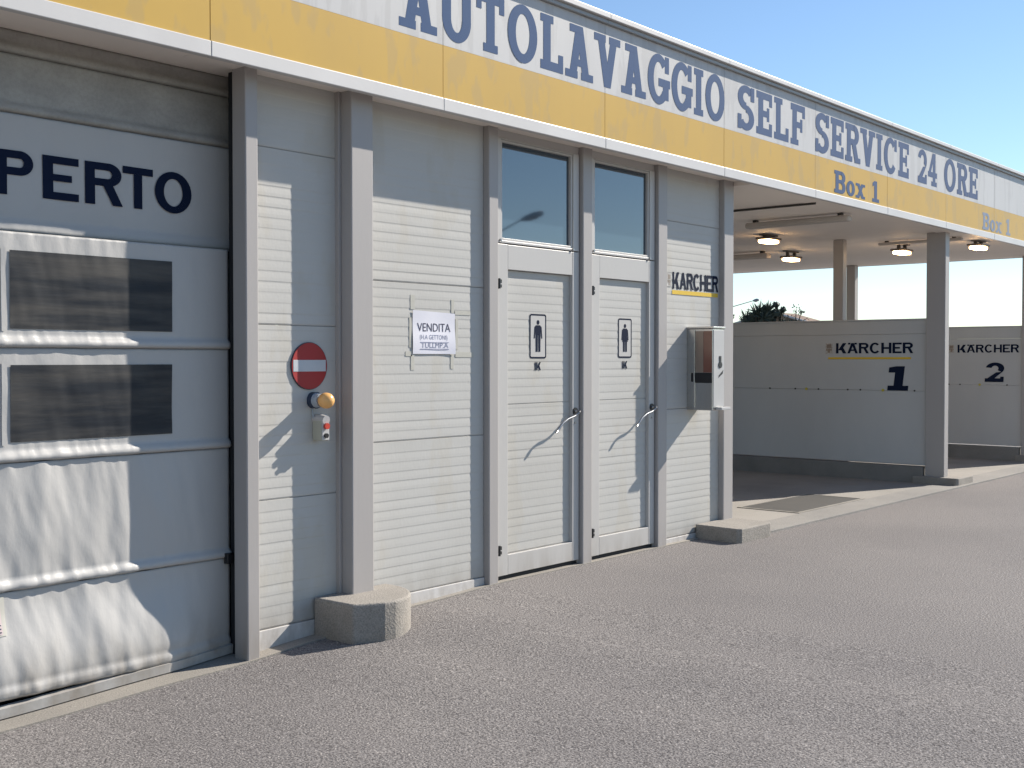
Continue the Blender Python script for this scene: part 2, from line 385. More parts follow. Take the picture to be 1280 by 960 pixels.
# --- columns and posts
def column(x0, x1, y0, y1, z0, z1=None, m='post'):
    z1 = z1 or (2.938 if x0 < 8.5 else 2.9)
    mb = MB(); mb.box(x0, x1, y0, y1, z0, z1); return mb.build('column', m, B, bevel=.006)
column(3.612, 3.690, -.10, .012, gz(3.65) - .01)
mb = MB(); mb.box(4.288, 4.306, -.035, .0, .0, 2.937); mb.build('edge_profile', 'post', B, bevel=.003)
column(4.307, 4.468, -.12, .03, .10)
column(5.528, 5.618, -.05, .06, -.005)
column(6.520, 6.628, -.05, .06, .0)
column(7.474, 7.598, -.05, .06, .0)
column(8.452, 8.606, -.052, .06, .08)
column(13.265, 13.39, -.12, .10, .06)
column(17.05, 17.18, -.12, .19, .06)
column(13.30, 13.40, 1.13, 1.26, 1.90); column(17.06, 17.18, 2.66, 2.80, 1.90)
column(13.30, 13.40, 5.3, 5.43, 1.90); column(17.06, 17.18, 5.3, 5.43, 1.90)
def plinth(pts, z0, z1, b=.014):
    mb = MB(); mb.prism(pts, z0, z1)
    o = mb.build('plinth', 'plinth', B, bevel=b, seg=3); return o
def rounded(x0, x1, y0, y1, rl, rr, n=9):       # y0 front; rounded front corners
    p = [(x1, y1), (x0, y1)]
    p += [(x0 + rl - rl * math.cos(a), y0 + rl - rl * math.sin(a)) for a in [math.pi / 2 * i / n for i in range(n + 1)]] if rl > 0 else [(x0, y0)]
    p += [(x1 - rr + rr * math.sin(a), y0 + rr - rr * math.cos(a)) for a in [math.pi / 2 * i / n for i in range(n + 1)]] if rr > 0 else [(x1, y0)]
    return p
pA = [(4.655, -.014), (4.115, -.014), (4.125, -.325), (4.28, -.410)] + [(4.655 - .33 + .33 * math.sin(a), -.42 + .33 - .33 * math.cos(a)) for a in [math.radians(4 + 86 * i / 22) for i in range(23)]]
plinth(pA, -.12, .142)
plinth([(8.64, -.012), (8.08, -.012), (8.06, -.40), (8.09, -.43), (8.56, -.43), (8.60, -.40)], -.05, .115, .01)
plinth([(13.72, .22), (13.20, .22), (13.20, -.28), (13.23, -.30), (13.70, -.30), (13.72, -.28)], -.05, .10, .01)
plinth([(17.5, .25), (17.0, .25), (17.0, -.30), (17.5, -.30)], -.05, .10, .01)

# --- fascia: panels 1.6 m wide, each with its white upper and yellow lower field
FA = pivot('fascia', B)
x = -1.5 + .0
edges = [-1.5, .1] + [1.7 + 1.6 * i for i in range(10)] + [17.38]
for a, b in zip(edges, edges[1:]):
    if b <= a: continue
    g = .0022; j = random.uniform(-.0005, .0005)
    mb = MB(); mb.box(a + g, b - g, -.250 + j, -.222, 3.278, 3.745); mb.build('fascia_panel', 'fascia_white', FA)
    mb = MB(); mb.box(a + g, b - g, -.250 + j, -.222, 2.972, 3.277); mb.build('fascia_panel', 'fascia_yellow', FA)
    mb = MB(); mb.box(a + g * .6, b - g * .6, -.258 + j, -.216, 2.896, 2.971); mb.build('bottom_trim', 'trim', FA, bevel=.004)
    for sa, sb, zs_ in ([(a, b, 2.934)] if b < 8.2 else [(a, 8.60, 2.934), (8.604, b, 2.897)] if a < 8.5 else [(a, b, 2.897)]):
        mb = MB(); mb.box(sa + g * .6, sb - g * .6, -.2155, -.004, zs_, zs_ + .005); mb.build('soffit', 'ceiling', FA)
    mb = MB(); mb.box(a, b, -.300 + j * .5, -.20, 3.775, 3.812); mb.box(a, b, -.276, -.21, 3.746, 3.774, 1); mb.build('coping', ['trim', 'coping'], FA, bevel=.004)
mb = MB(); mb.box(17.382, 17.41, -.25, 6.0, 2.90, 3.77); mb.build('end_panel', 'fascia_white', FA)
mb = MB(); mb.box(-1.5, 17.38, -.2205, -.2165, 2.975, 3.77); mb.build('backing_sheet', 'dark_metal', FA)
FY = -.2513
for word, a, b in [('AUTOLAVAGGIO', 4.554, 8.105), ('SELF', 8.314, 9.493), ('SERVICE', 9.698, 11.845), ('24', 12.09, 12.63), ('ORE', 12.84, 13.915)]:
    lettering('lettering', word, on_wall(a, FY, 3.318), b - a, .352, 'letter_blue', FA, gap=.10)
lettering('lettering', 'Box 1', on_wall(10.09, FY, 2.992), 1.01, .205, 'letter_blue', FA, gap=.06)
lettering('lettering', 'Box 1', on_wall(14.09, FY, 2.992), 1.02, .200, 'letter_pale', FA, gap=.06)

# --- toilet doors with fanlights
def door(x0, x1, hx):
    D = pivot('door', B); y = -.022
    l0, l1, r0, r1 = x0 + .022, x0 + .125, x1 - .085, x1 - .010
    # fixed frame round the whole opening
    mb = MB(); mb.box(x0 + .001, l0 - .003, -.012, .06, .01, 2.935); mb.box(r1 + .003, x1 - .001, -.012, .06, .01, 2.935); mb.box(l0 - .003, r1 + .003, -.012, .06, 2.884, 2.935)
    mb.build('door_frame', 'door', D, bevel=.002)
    # fanlight
    wx0, wx1, wz0, wz1 = l0 + .055, r1 - .085, 2.238, 2.858
    mb = MB(); mb.box(l0, wx0 - .018, y, .04, 2.205, 2.882); mb.box(wx1 + .018, r1, y, .04, 2.205, 2.882)
    mb.box(wx0 - .018, wx1 + .018, y, .04, wz1 + .016, 2.882); mb.box(wx0 - .018, wx1 + .018, y, .04, 2.205, wz0 - .016); mb.build('fanlight_frame', 'door', D, bevel=.003)
    mb = MB(); mb.box(wx0 - .017, wx0, y + .008, .04, wz0 - .015, wz1 + .015); mb.box(wx1, wx1 + .017, y + .008, .04, wz0 - .015, wz1 + .015)
    mb.box(wx0, wx1, y + .008, .04, wz1, wz1 + .015); mb.box(wx0, wx1, y + .008, .04, wz0 - .015, wz0); mb.build('glazing_bead', 'door', D, bevel=.002)
    mb = MB(); mb.box(wx0 + .001, wx1 - .001, .006, .014, wz0 + .001, wz1 - .001); mb.build('pane', 'glass', D)
    # leaf
    mb = MB(); mb.box(l0, l1, y, .04, .036, 2.198); mb.box(r0, r1, y, .04, .036, 2.198)
    mb.box(l1 + .0005, r0 - .0005, y + .001, .04, 2.035, 2.197); mb.box(l1 + .0005, r0 - .0005, y + .001, .04, .037, .168); mb.build('leaf_frame', 'door', D, bevel=.003)
    for a, b in ((.170, 1.150), (1.150, 2.033)): ribbed('leaf_panel', l1 + .001, r0 - .001, a, b, D, y=.008, th=.03)
    mb = MB(); mb.box(x0 + .01, x1 - .01, .0, .05, -.01, .030); mb.build('door_sill', 'rubber', D)
    for z in (.175, 1.905):
        mb = MB(); mb.tube([(l0 - .004, -.040, z), (l0 - .004, -.040, z + .066)], .009); mb.box(l0 - .002, l0 + .022, -.040, -.0225, z + .008, z + .028); mb.box(l0 - .002, l0 + .022, -.040, -.0225, z + .036, z + .06); mb.build('hinge', 'black', D)
    for bx, bz in ((wx0 - .03, 2.222), (wx1 + .01, 2.214)):
        mb = MB(); mb.tube([(bx, y - .001, bz), (bx, y - .012, bz)], .0075); mb.build('bolt', 'chrome', D)
    # handle: rosette, neck and a drooping S-shaped lever
    H = MB(); H.tube([(hx, y - .0005, 1.085), (hx, y - .009, 1.085)], .026, 20); H.build('handle_rosette', 'black', D)
    H = MB(); H.tube([(hx, y - .008, 1.085), (hx, -.055, 1.085), (hx - .006, -.070, 1.083), (hx - .02, -.076, 1.078)], .0085)
    H.tube([(hx - .015, -.076, 1.079), (hx - .07, -.078, 1.056), (hx - .15, -.078, 1.038), (hx - .205, -.077, 1.012), (hx - .25, -.075, .975), (hx - .275, -.074, .948)], [.0085, .0075, .0075, .009, .011, .008], 10)
    H.build('handle', 'chrome', D, smooth=True)
    mb = MB(); mb.tube([(hx + .002, y - .0005, 1.005), (hx + .002, y - .006, 1.005)], .007); mb.build('keyhole', 'chrome', D)
    return D
door(5.619, 6.519, 6.462)
door(6.629, 7.473, 7.424)

# --- fabric lifting gate
G = pivot('gate', B)
SEAMS = [-.062, .41, .985, 1.50, 2.02, 2.562, 2.83, 2.938]
GX0, GX1 = -1.2, 3.646
def ss(a, b, t):
    t = max(0, min(1, (t - a) / (b - a))); return t * t * (3 - 2 * t)
def gy(x, z):
    y = .098 + .078 * ss(2.0195, 2.0205, z)  # upper sections set deeper so the eave shadow ends at their seam
    # bottom length blows outward away from the right-hand rail
    y -= .060 * ss(.36, .0, z) * ss(3.64, 3.20, x) - .012 * ss(0.05, -.09, z)
    for i in range(len(SEAMS) - 1):
        a, b = SEAMS[i], SEAMS[i + 1]
        if a <= z <= b or (i == 0 and z < a):
            u = (z - a) / (b - a); da, db = z - a, b - z
            free = ss(3.58, 3.30, x)
            # pocket for the stiffening rod: proud ledge just above each seam, undercut below
            if i > 0 and i != 4: y -= .020 * ss(0, .008, da) * ss(.055, .03, da)
            else: y -= .016 * ss(0.0, .012, da + .0) * ss(.07, .035, da)
            amp = 1.0 if i < 5 else .15
            k = (.25 if i >= 4 else .9) * amp * free
            for d, wgt in ((da - .045, 1.0), (db, .8)):
                if d > -.02:
                    e_ = math.exp(-max(d, 0) / .035)
                    y += .0050 * k * wgt * e_ * (noise.noise((x * 30 + .8 * z, i * 7.3, wgt * 5)) + .6 * noise.noise((x * 55, z * 9, i * 3.1 + wgt)))
            big = noise.noise((x * 4.2 + .7 * z, z * (.7 if i < 2 else 3.0), i * 5.1)); 
            y += (.019 if i < 2 else .007) * amp * big * (.35 + .65 * math.sin(math.pi * max(0, min(1, u)))) * free
            y += (.008 if i < 2 else .003) * amp * noise.noise((x * 12 + 1.5 * z, z * 2.6, i * 2.7)) * free
            y += (.0030 if i < 2 else .0014) * amp * noise.noise((x * 26 + 6 * z, z * 7 - x * 3, i * 1.7)) * free
            if i < 2: y -= .012 * math.sin(math.pi * max(0, u)) * free
            break
    return y
def sheet(name, x0, x1, z0, z1, m, lift=0.0, dx=.0125, dz=.011):
    nx = max(1, int((x1 - x0) / dx)); nz_ = max(1, int((z1 - z0) / dz)); mb = MB()
    mb.add([(x0 + (x1 - x0) * i / nx, gy(x0 + (x1 - x0) * i / nx, z0 + (z1 - z0) * k / nz_ + (1e-5 if k == 0 else -1e-5 if k == nz_ else 0)) - lift, z0 + (z1 - z0) * k / nz_) for k in range(nz_ + 1) for i in range(nx + 1)],
           [(k * (nx + 1) + i, k * (nx + 1) + i + 1, (k + 1) * (nx + 1) + i + 1, (k + 1) * (nx + 1) + i) for k in range(nz_) for i in range(nx)])
    o = mb.build(name, m, G, smooth=True)
    if not lift:
        md = o.modifiers.new('solid', 'SOLIDIFY'); md.thickness = .004; md.offset = -1
    return o
for i, (a, b) in enumerate(zip(SEAMS, SEAMS[1:])):
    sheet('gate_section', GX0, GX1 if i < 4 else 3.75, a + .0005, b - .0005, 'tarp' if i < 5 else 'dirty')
for wx0, wx1 in ((2.478, 3.306), (1.25, 2.08), (.02, .85)):
    sheet('gate_window', wx0, wx1, 1.587, 1.937, 'pvc', .0045); sheet('gate_window', wx0, wx1, 1.078, 1.424, 'pvc', .0045)
    # stitched hem left of the panes
    for z0, z1 in ((1.575, 1.95), (1.065, 1.437)): sheet('window_hem', wx0 - .040, wx0 - .022, z0, z1, 'tarp', .004)
mb = MB()
vs = []
for i in range(60):
    x = GX0 + (GX1 - GX0) * i / 59; zb = gz(x) + .014; yc = .03 + .045 * ss(3.2, 3.6, x)
    vs += [(x, yc, zb), (x, yc - .004, zb + .045), (x, yc + .03, zb + .052), (x, yc + .035, zb)]
fs = [(i * 4 + k, i * 4 + 4 + k, i * 4 + 4 + (k + 1) % 4, i * 4 + (k + 1) % 4) for i in range(59) for k in range(4)]
mb.add(vs, fs); mb.build('bottom_bar', 'tarp', G)
mb = MB(); mb.box(3.650, 3.695, .016, .095, -.10, 2.938); mb.build('guide_rail', 'rubber', G)
mb = MB(); mb.box(GX0, 3.80, .225, .235, -.2, 2.939); mb.build('dark_backing', 'rubber', G)
mb = MB(); mb.box(3.600, 3.640, .050, .085, .385, .44); mb.build('latch', 'black', G, bevel=.003)
PX = [('A', 2.20, 2.405), ('P', 2.430, 2.60), ('E', 2.640, 2.818), ('R', 2.850, 3.042), ('T', 3.045, 3.212), ('O', 3.222, 3.432)]
for ch, a, b in PX:
    a += .030 + .012 * (a - 2.2); b += .030 + .012 * (b - 2.2)
    w, GG = glyph(ch, False); q = MB()
    for j, poly in enumerate(GG):
        qs = [(a + px / w * (b - a), 2.193 + py * .202) for px, py in poly]
        q.add([(px, gy(px, pz) - .004 - .0001 * (j % 24), pz) for px, pz in qs], [list(range(len(qs)))])
    q.build('letter', 'letter_navy', G)

# --- partition walls of the bays
def partition(x, y0, top, num):
    P = pivot('partition_wall', B)
    ys_ = [y0, 3.1, 5.5]
    for a, b in zip(ys_, ys_[1:]):
        for z0, z1 in ((.22, 1.080), (1.080, 1.745), (1.745, top)):
            mb = MB(); mb.box(x, x + .10, a + .001, b - .001, z0 + .0012, z1 - .0012); mb.build('partition_panel', 'partition', P, bevel=.002)
        mb = MB(); mb.box(x - .035, x + .135, a + .0015 + (.0 if a != y0 else .02), b - .0015, -.02, .205); mb.build('skirting', 'skirting', P, bevel=.006)
    mb = MB(); mb.box(x - .008, x + .108, y0, 5.5, top, top + .018); mb.build('cap_rail', 'partition', P, bevel=.003)
    for k, (yy, c) in enumerate([(1.75, 'b'), (1.60, 'y'), (1.44, 'b'), (1.06, 'b'), (.90, 'b'), (.62, 'y'), (.24, 'b'), (2.1, 'b')]):
        if num == 2: yy += .15
        mb = MB(); mb.tube([(x - .0005, yy, 1.083), (x - .008, yy, 1.083)], .011 if c == 'b' else .017, 8); mb.build('fixing', 'dark_metal' if c == 'b' else 'yellow_dot', P)
    return P
partition(13.30, .102, 1.905, 1)
partition(17.08, .192, 1.905, 2)

# ================================================================== THINGS ON THE BUILDING
def logo(label, mp_factory, width, height, bar_=None, emblem=None, root=(0, 0, 0), dots=True):
    t = thing('logo_sign', label, 'logo', root)
    lettering('lettering', 'KÄRCHER', mp_factory(0, 0), width, height, 'letter_navy', t, slab=False, gap=.07)
    A = mp_factory(0, 0)                                   # the two dots over the A
    tot = sum(glyph(c, False)[0] + .07 for c in 'KÄRCHER') - .07; ax = glyph('K', False)[0] + .07
    for d in (.06, .58) if dots else ():
        q = MB(); q.add([A((ax + px) / tot * width, py * height, .0016) for px, py in bar(d, .86, d + .20, 1.02)], [[0, 1, 2, 3]]); q.build('umlaut_dot', 'letter_navy', t)
    if bar_:
        q = MB(); q.add([A(u, v, .0002) for u, v in bar(*bar_)], [[0, 1, 2, 3]]); q.build('underline', 'yellow_bar', t)
    if emblem:
        x0, y0, x1, y1 = emblem; q = MB(); cx, cy = (x0 + x1) / 2, (y0 + y1) / 2
        pts = [(x0, y0 + .03 * 0), (x1, y0), (x1, y1), (x0, y1)]
        q.add([A(u, v, .0002) for u, v in pts], [[0, 1, 2, 3]]); 
        q.build('emblem', 'emblem', t)
        q = MB(); w_ = (x1 - x0); h_ = (y1 - y0)
        for k, (a, b, c, d) in enumerate([(.15, .55, .85, .9), (.35, .1, .65, .5), (.1, .3, .3, .5), (.7, .3, .9, .5)]):
            q.add([A(x0 + w_ * u, y0 + h_ * v, .0006 + .0001 * k) for u, v in bar(a, b, c, d)], [[0, 1, 2, 3]])
        q.build('emblem_mark', 'tan_tone', t)
    return t
logo('dark blue maker lettering with thick yellow underline on ribbed wall above steel box', lambda a, b: on_wall(7.742, -.0056, 2.003), .690, .133,
     (-.008, -.042, .686, -.010), (-.080, .015, -.024, .118), (8.1, 0, 2.0), False)
logo('dark maker lettering with yellow underline on shaded partition above number one', lambda a, b: on_side(13.298, 1.215, 1.520), .955, .125,
     (-.10, -.070, .93, -.046), (-.135, -.005, -.045, .125), (13.3, .8, 1.5))
logo('dark maker lettering on the far partition above number two', lambda a, b: on_side(17.078, 1.09, 1.545), .86, .115, None, (-.13, -.0, -.05, .115), (17.08, .7, 1.5))
def number(label, ch, x, y, z, w, h, lean):
    t = thing('bay_number', label, 'number', (x, y, z))
    _, GG = glyph(ch, True); ww = glyph(ch, True)[0]; q = MB()
    if ch == '1':
        GG = [bar(.20, 0, .40, .97), bar(-.02, 0, .60, .21), [(.06, .74), (.22, .74), (.22, .97), (.06, .93)]]
        GG = [[(.14, .19), (.42, .19), (.42, 1.0), (.14, 1.0)], bar(-.04, 0, .60, .20), [(-.06, .74), (.15, .74), (.15, 1.0), (-.06, .95)]]
        ww = .6
    f = on_side(x, y, z, lean)
    for j, poly in enumerate(GG):
        q.add([f(px / ww * w, py * h, .0002 * (j % 20)) for px, py in poly], [list(range(len(poly)))])
    q.build('digit', 'letter_navy', t); return t
number('large dark slanted figure one on the near bay partition', '1', 13.2975, .555, 1.082, .235, .285, .12)
number('large dark figure two on the far bay partition', '2', 17.0775, .70, 1.125, .26, .275, .06)

# toilet pictograms
def rrect(x0, x1, z0, z1, r, n=6):
    p = []
    for cx, cz, a0 in ((x1 - r, z0 + r, -90), (x1 - r, z1 - r, 0), (x0 + r, z1 - r, 90), (x0 + r, z0 + r, 180)):
        p += [(cx + r * math.cos(math.radians(a0 + 90 * i / n)), cz + r * math.sin(math.radians(a0 + 90 * i / n))) for i in range(n + 1)]
    return p
def pictogram(label, x0, x1, z0, z1, skirt):
    cx = (x0 + x1) / 2; y = .0020
    t = thing('toilet_sign', label, 'sign', (cx, y, z0), 'pictograms on the toilet doors')
    a = rrect(x0, x1, z0, z1, .018); b = rrect(x0 + .011, x1 - .011, z0 + .011, z1 - .011, .010); n = len(a); q = MB()
    q.add([(p, y, r) for p, r in a] + [(p, y, r) for p, r in b], [(i, (i + 1) % n, n + (i + 1) % n, n + i) for i in range(n)]); q.build('border', 'letter_blue' if 0 else 'letter_navy', t)
    q = MB(); q.add([(p, y + .0006, r) for p, r in a], [list(range(n))]); q.build('backing', 'door', t)
    q = MB(); H = z1 - z0; zf = z0 + .045; h = H - .085
    q.disc_y(cx, zf + h * .925, .0155, h * .075, y - .0002, y, 16)
    def pl(pts, k): q.add([(cx + px, y - .0002 * k, zf + pz * h) for px, pz in pts], [list(range(len(pts)))])
    pl([(-.026, .52), (.026, .52), (.034, .78), (.024, .835), (-.024, .835), (-.034, .78)], 1)
    pl([(-.046, .42), (-.034, .42), (-.026, .80), (-.038, .79)], 2); pl([(.034, .42), (.046, .42), (.038, .79), (.026, .80)], 2)
    if skirt: pl([(-.036, .36), (.036, .36), (.025, .60), (-.025, .60)], 3)
    pl([(-.025, 0), (-.004, 0), (-.003, .55), (-.026, .55)], 4); pl([(.004, 0), (.025, 0), (.026, .55), (.003, .55)], 4)
    q.build('figure', 'letter_navy', t)
    q = MB(); w, GG = glyph('K', False); s = .056
    for j, poly in enumerate([[(-.3, 0), (-.12, 0), (-.12, 1), (-.3, 1)]] + GG):
        q.add([(cx - .018 + px * s, y - .0001 * j, z0 - .080 + pz * s) for px, pz in poly], [list(range(len(poly)))])
    q.build('maker_mark', 'letter_navy', t)
    return t
pictogram('navy framed standing man pictogram on the toilet door nearer the paper notice', 5.995, 6.172, 1.455, 1.755, False)
pictogram('navy framed standing figure pictogram on the toilet door nearer the steel box', 7.018, 7.192, 1.460, 1.752, True)

# round no-entry sign
t = thing('no_entry_sign', 'round red no entry sign with white bar on shaded wall strip', 'sign', (4.095, 0, 1.41))
q = MB(); q.disc_y(4.095, 1.413, .125, .130, -.0115, -.004, 56); q.build('rim', 'sign_edge', t)
q = MB(); q.disc_y(4.095, 1.413, .1215, .1265, -.0135, -.0117, 56); q.build('disc', 'red', t)
q = MB(); q.box(3.982, 4.208, -.0150, -.0137, 1.383, 1.446); q.build('white_bar', 'sign_white', t, bevel=.001)

# signal lamp
t = thing('signal_lamp', 'round amber signal lamp sticking out of the wall below red sign', 'lamp', (4.127, 0, 1.225))
q = MB(); q.tube([(4.127, -.003, 1.225), (4.127, -.032, 1.225)], [.044, .043], 28); q.build('lamp_base', 'lamp_base', t, bevel=.003)
q = MB(); q.tube([(4.127, -.0325, 1.225), (4.127, -.075, 1.225)], [.038, .036], 28); q.build('collar', 'lamp_collar', t, bevel=.002)
q = MB(); q.ball((4.127, -.112, 1.225), .044, n=32, sy=1.1); q.build('globe', 'globe', t, smooth=True)
q = MB(); q.tube([(4.118, -.006, 1.18), (4.116, -.012, 1.15), (4.122, -.012, 1.128)], .004, 8); q.build('cable', 'lamp_collar', t)
# push button box
t = thing('push_button_box', 'small beige push button box with red and black buttons below amber lamp', 'switch', (4.14, 0, 1.0))
q = MB(); q.prism([(4.172, -.004), (4.119, -.004), (4.119, -.080), (4.172, -.080)], 1.004, 1.118); q.build('housing', 'switch_side', t, bevel=.006)
q = MB(); q.box(4.121, 4.170, -.087, -.0803, 1.008, 1.120); q.build('front_plate', 'white_plate', t, bevel=.002)
q = MB(); q.tube([(4.145, -.0002 - .002, 1.1195), (4.145, -.05, 1.123), (4.145, -.092, 1.117)], [.028, .028, .026], 12); q.build('hood', 'white_plate', t)
q = MB(); q.tube([(4.145, -.0872, 1.085), (4.145, -.103, 1.085)], .017, 16); q.build('red_button', 'button_red', t)
q = MB(); q.tube([(4.145, -.0872, 1.033), (4.145, -.098, 1.033)], .013, 16); q.build('black_button', 'black', t)

# paper notice with its tapes
t = thing('paper_notice', 'white paper notice with hand lettering taped to ribbed wall', 'notice', (5.07, 0, 1.48))
nx, nz_ = 16, 12; q = MB()
def py(u, v): return -.0072 - .006 * (u ** 3) * (1 - v) - .003 * math.sin(3 * u + 1) ** 2 - .002 * math.sin(7 * v)
q.add([(4.887 + .366 * i / nx, py(i / nx, k / nz_), 1.482 + .262 * k / nz_ - .012 * i / nx * (k / nz_)) for k in range(nz_ + 1) for i in range(nx + 1)],
      [(k * (nx + 1) + i, k * (nx + 1) + i + 1, (k + 1) * (nx + 1) + i + 1, (k + 1) * (nx + 1) + i) for k in range(nz_) for i in range(nx)])
q.build('sheet', 'paper', t, smooth=True)
PM = lambda x, z: (lambda u, v, k: (x + u, py((x + u - 4.887) / .366, (z + v - 1.482) / .262) - .0012 - k, z + v))
font_text('lettering', 'VENDITA', PM(4.925, 1.618), .288, .050, 'ink', t)
font_text('lettering', '(H.A GETTONI)', PM(4.945, 1.562), .24, .036, 'ink_pale', t)
font_text('lettering', 'TULLMP.A', PM(4.955, 1.519), .235, .032, 'ink_pale', t)
q = MB(); q.add([PM(4.945, 1.55)(u, v, 0) for u, v in bar(0, 0, .25, .004)], [[0, 1, 2, 3]]); q.add([PM(4.945, 1.508)(u, v, 0) for u, v in bar(0, 0, .25, .005)], [[0, 1, 2, 3]]); q.build('underline', 'ink_pale', t)
for (x0, x1, z0, z1) in [(4.872, 4.908, 1.748, 1.835), (5.224, 5.250, 1.736, 1.82), (4.874, 4.904, 1.385, 1.478), (5.218, 5.244, 1.39, 1.478), (5.258, 5.40, 1.726, 1.752), (5.262, 5.43, 1.462, 1.494), (4.83, 4.884, 1.468, 1.497), (4.862, 4.884, 1.52, 1.70), (5.262, 5.285, 1.51, 1.70)]:
    q = MB(); q.box(x0, x1, -.0058, -.0040, z0, z1); q.build('tape_strip', 'tape', t)

# steel dispenser box
t = thing('steel_dispenser', 'stainless steel dispenser box on wall beside the open bay', 'dispenser', (8.04, -.12, 1.04))
X0, X1, Y0, Z0, Z1 = 7.955, 8.130, -.240, 1.045, 1.692
q = MB(); q.box(X0, X1, Y0, -.003, Z0, Z1); q.build('case', 'steel', t, bevel=.005)
q = MB(); q.box(X0 - .008, X1 + .008, Y0 - .012, -.003, Z1 + .0005, Z1 + .016); q.build('lid', 'steel', t, bevel=.003)
q = MB(); q.box(X0 + .006, X1 - .006, Y0 - .006, Y0 - .0005, Z0 + .03, Z1 - .012); q.build('front_door', 'white_plate', t, bevel=.002)
for ya, yb, za, zb, m in [(-.236, -.158, 1.345, 1.672, 'red_brown'), (-.156, -.085, 1.345, 1.672, 'tan_tone'), (-.236, -.085, 1.262, 1.343, 'black'), (-.083, -.045, 1.270, 1.34, 'black')]:
    q = MB(); q.box(X0 - .0022, X0 - .0003, ya, yb, za, zb); q.build('side_patch', m, t)  # flat coloured patches laid on the left side of the case
q = MB(); q.box(X0 - .010, X0 - .0005, -.082, -.070, Z0 + .02, Z1 - .01); q.build('fold_seam', 'steel', t, bevel=.002)
q = MB(); q.box(X0 + .05, X1 + .012, Y0 - .055, Y0 - .0005, Z0 + .004, Z0 + .026); q.build('tray_lip', 'white_plate', t, bevel=.003)
q = MB(); q.tube([(8.06, Y0 - .0065, 1.405), (8.06, Y0 - .011, 1.405)], .026, 14); q.box(8.046, 8.074, Y0 - .010, Y0 - .0066, 1.43, 1.475); q.build('arrow_mark', 'black', t)
q = MB(); q.add([(8.03, Y0 - .0069, 1.30), (8.10, Y0 - .0069, 1.335), (8.11, Y0 - .0069, 1.365), (8.04, Y0 - .0069, 1.322)], [[0, 1, 2, 3]]); q.build('key_mark', 'black', t)

# warning sticker on the gate
t = thing('warning_sticker', 'white warning sticker with red ring low on the fabric gate', 'sticker', (2.30, .0, .23))
def GY(f): return lambda px, pz, k: (px, gy(px, pz) - .004 - k, pz)
g_ = GY(0)
def patch(name, x0, x1, z0, z1, lift, m, n=10):
    q = MB(); q.add([g_(x0 + (x1 - x0) * i / n, z0 + (z1 - z0) * k / n, lift) for k in range(n + 1) for i in range(n + 1)], [(k * (n + 1) + i, k * (n + 1) + i + 1, (k + 1) * (n + 1) + i + 1, (k + 1) * (n + 1) + i) for k in range(n) for i in range(n)])
    return q.build(name, m, t, smooth=True)
patch('film', 2.16, 2.437, .225, .392, 0, 'tape'); patch('backing', 2.17, 2.416, .232, .386, .002, 'sticker_pink')
q = MB()
for p in arc(2.355, .325, .050, .040, .009, .009, 0, 360): q.add([g_(a, b, .004) for a, b in p], [[0, 1, 2, 3]])
q.build('red_ring', 'sticker_red', t)
for z in (.270, .255, .240):
    patch('text_line', 2.20, 2.41, z, z + .0055, .0045, 'ink')

# ceiling lamps in the bays (lit)
def lamp(label, x, y, z, arm):
    t = thing('ceiling_lamp', label, 'lamp', (x, y, 2.9), 'lit lamps under the bay ceiling')
    q = MB(); q.box(x - .17, x + .17, y - .035, y + .035, 2.885, 2.9015); q.build('mounting_bar', 'fixture', t, bevel=.003)
    for bx in (x - .11, x + .085):
        q = MB(); q.box(bx, bx + .025, y - .02, y + .02, z + .03, 2.8848); q.build('bracket', 'fixture', t)
    q = MB(); q.box(x - .15, x + .15, y - .09, y + .09, z + .004, z + .03); q.build('housing', 'fixture', t, bevel=.005)
    q = MB(); q.box(x - .125, x + .125, y - .072, y + .072, z - .034, z + .0035); q.build('diffuser', 'lamp_glow', t, bevel=.015, seg=3)
    return t
lamp('lit lamp deepest inside the near bay, beside grey tube', 12.25, 1.57, 2.835, True)
lamp('lit lamp low beside the tube end, left of slim rear post', 14.30, 2.33, 2.80, True)
lamp('lit lamp just left of the big bay column', 14.28, .80, 2.80, True)
lamp('lit lamp at the front edge of the far bay, right of column', 14.52, -.06, 2.825, True)
def tube_case(label, x, y0, y1, z, w, h):
    t = thing('ceiling_tube', label, 'tube light', (x, (y0 + y1) / 2, 2.9), 'casings under the bay ceiling')
    q = MB(); q.box(x - w, x + w, y0, y1, z, z + h); q.build('casing', 'tube', t, bevel=min(w, h) * .35, seg=3)
    for hy_ in (y0 + .08, y1 - .12):
        q = MB(); q.box(x - w * .5, x + w * .5, hy_, hy_ + .04, z + h, 2.9015); q.build('hanger', 'dark_metal', t)
tube_case('long thick grey casing under the near bay ceiling', 10.9, -.04, 1.10, 2.815, .055, .06)
tube_case('thick grey casing whose end meets the low lit lamp', 14.05, 2.52, 4.2, 2.80, .07, .07)
tube_case('thin dark casing behind the top of the big bay column', 13.86, -.10, .92, 2.85, .035, .035)
q = MB(); q.tube([(9.98, -.12, 2.888), (9.98, 1.5, 2.888)], .011, 8)
o = tag(q.build('ceiling_pipe', 'dark_metal'), 'thin dark pipe along the near bay ceiling', 'pipe')
t = thing('drain_cover', 'dark flat steel plate let into the near bay floor', 'drain cover', (10.5, .3, .02))
q = MB(); q.box(9.95, 11.35, .03, .62, .005, .0185); q.build('plate', 'grate', t)
q = MB(); q.box(9.92, 9.949, .0, .65, .0, .0215); q.box(11.351, 11.38, .0, .65, .0, .0215); q.box(9.949, 11.351, .0, .029, .0, .0215); q.box(9.949, 11.351, .621, .65, .0, .0215); q.build('rim', 'concrete', t)

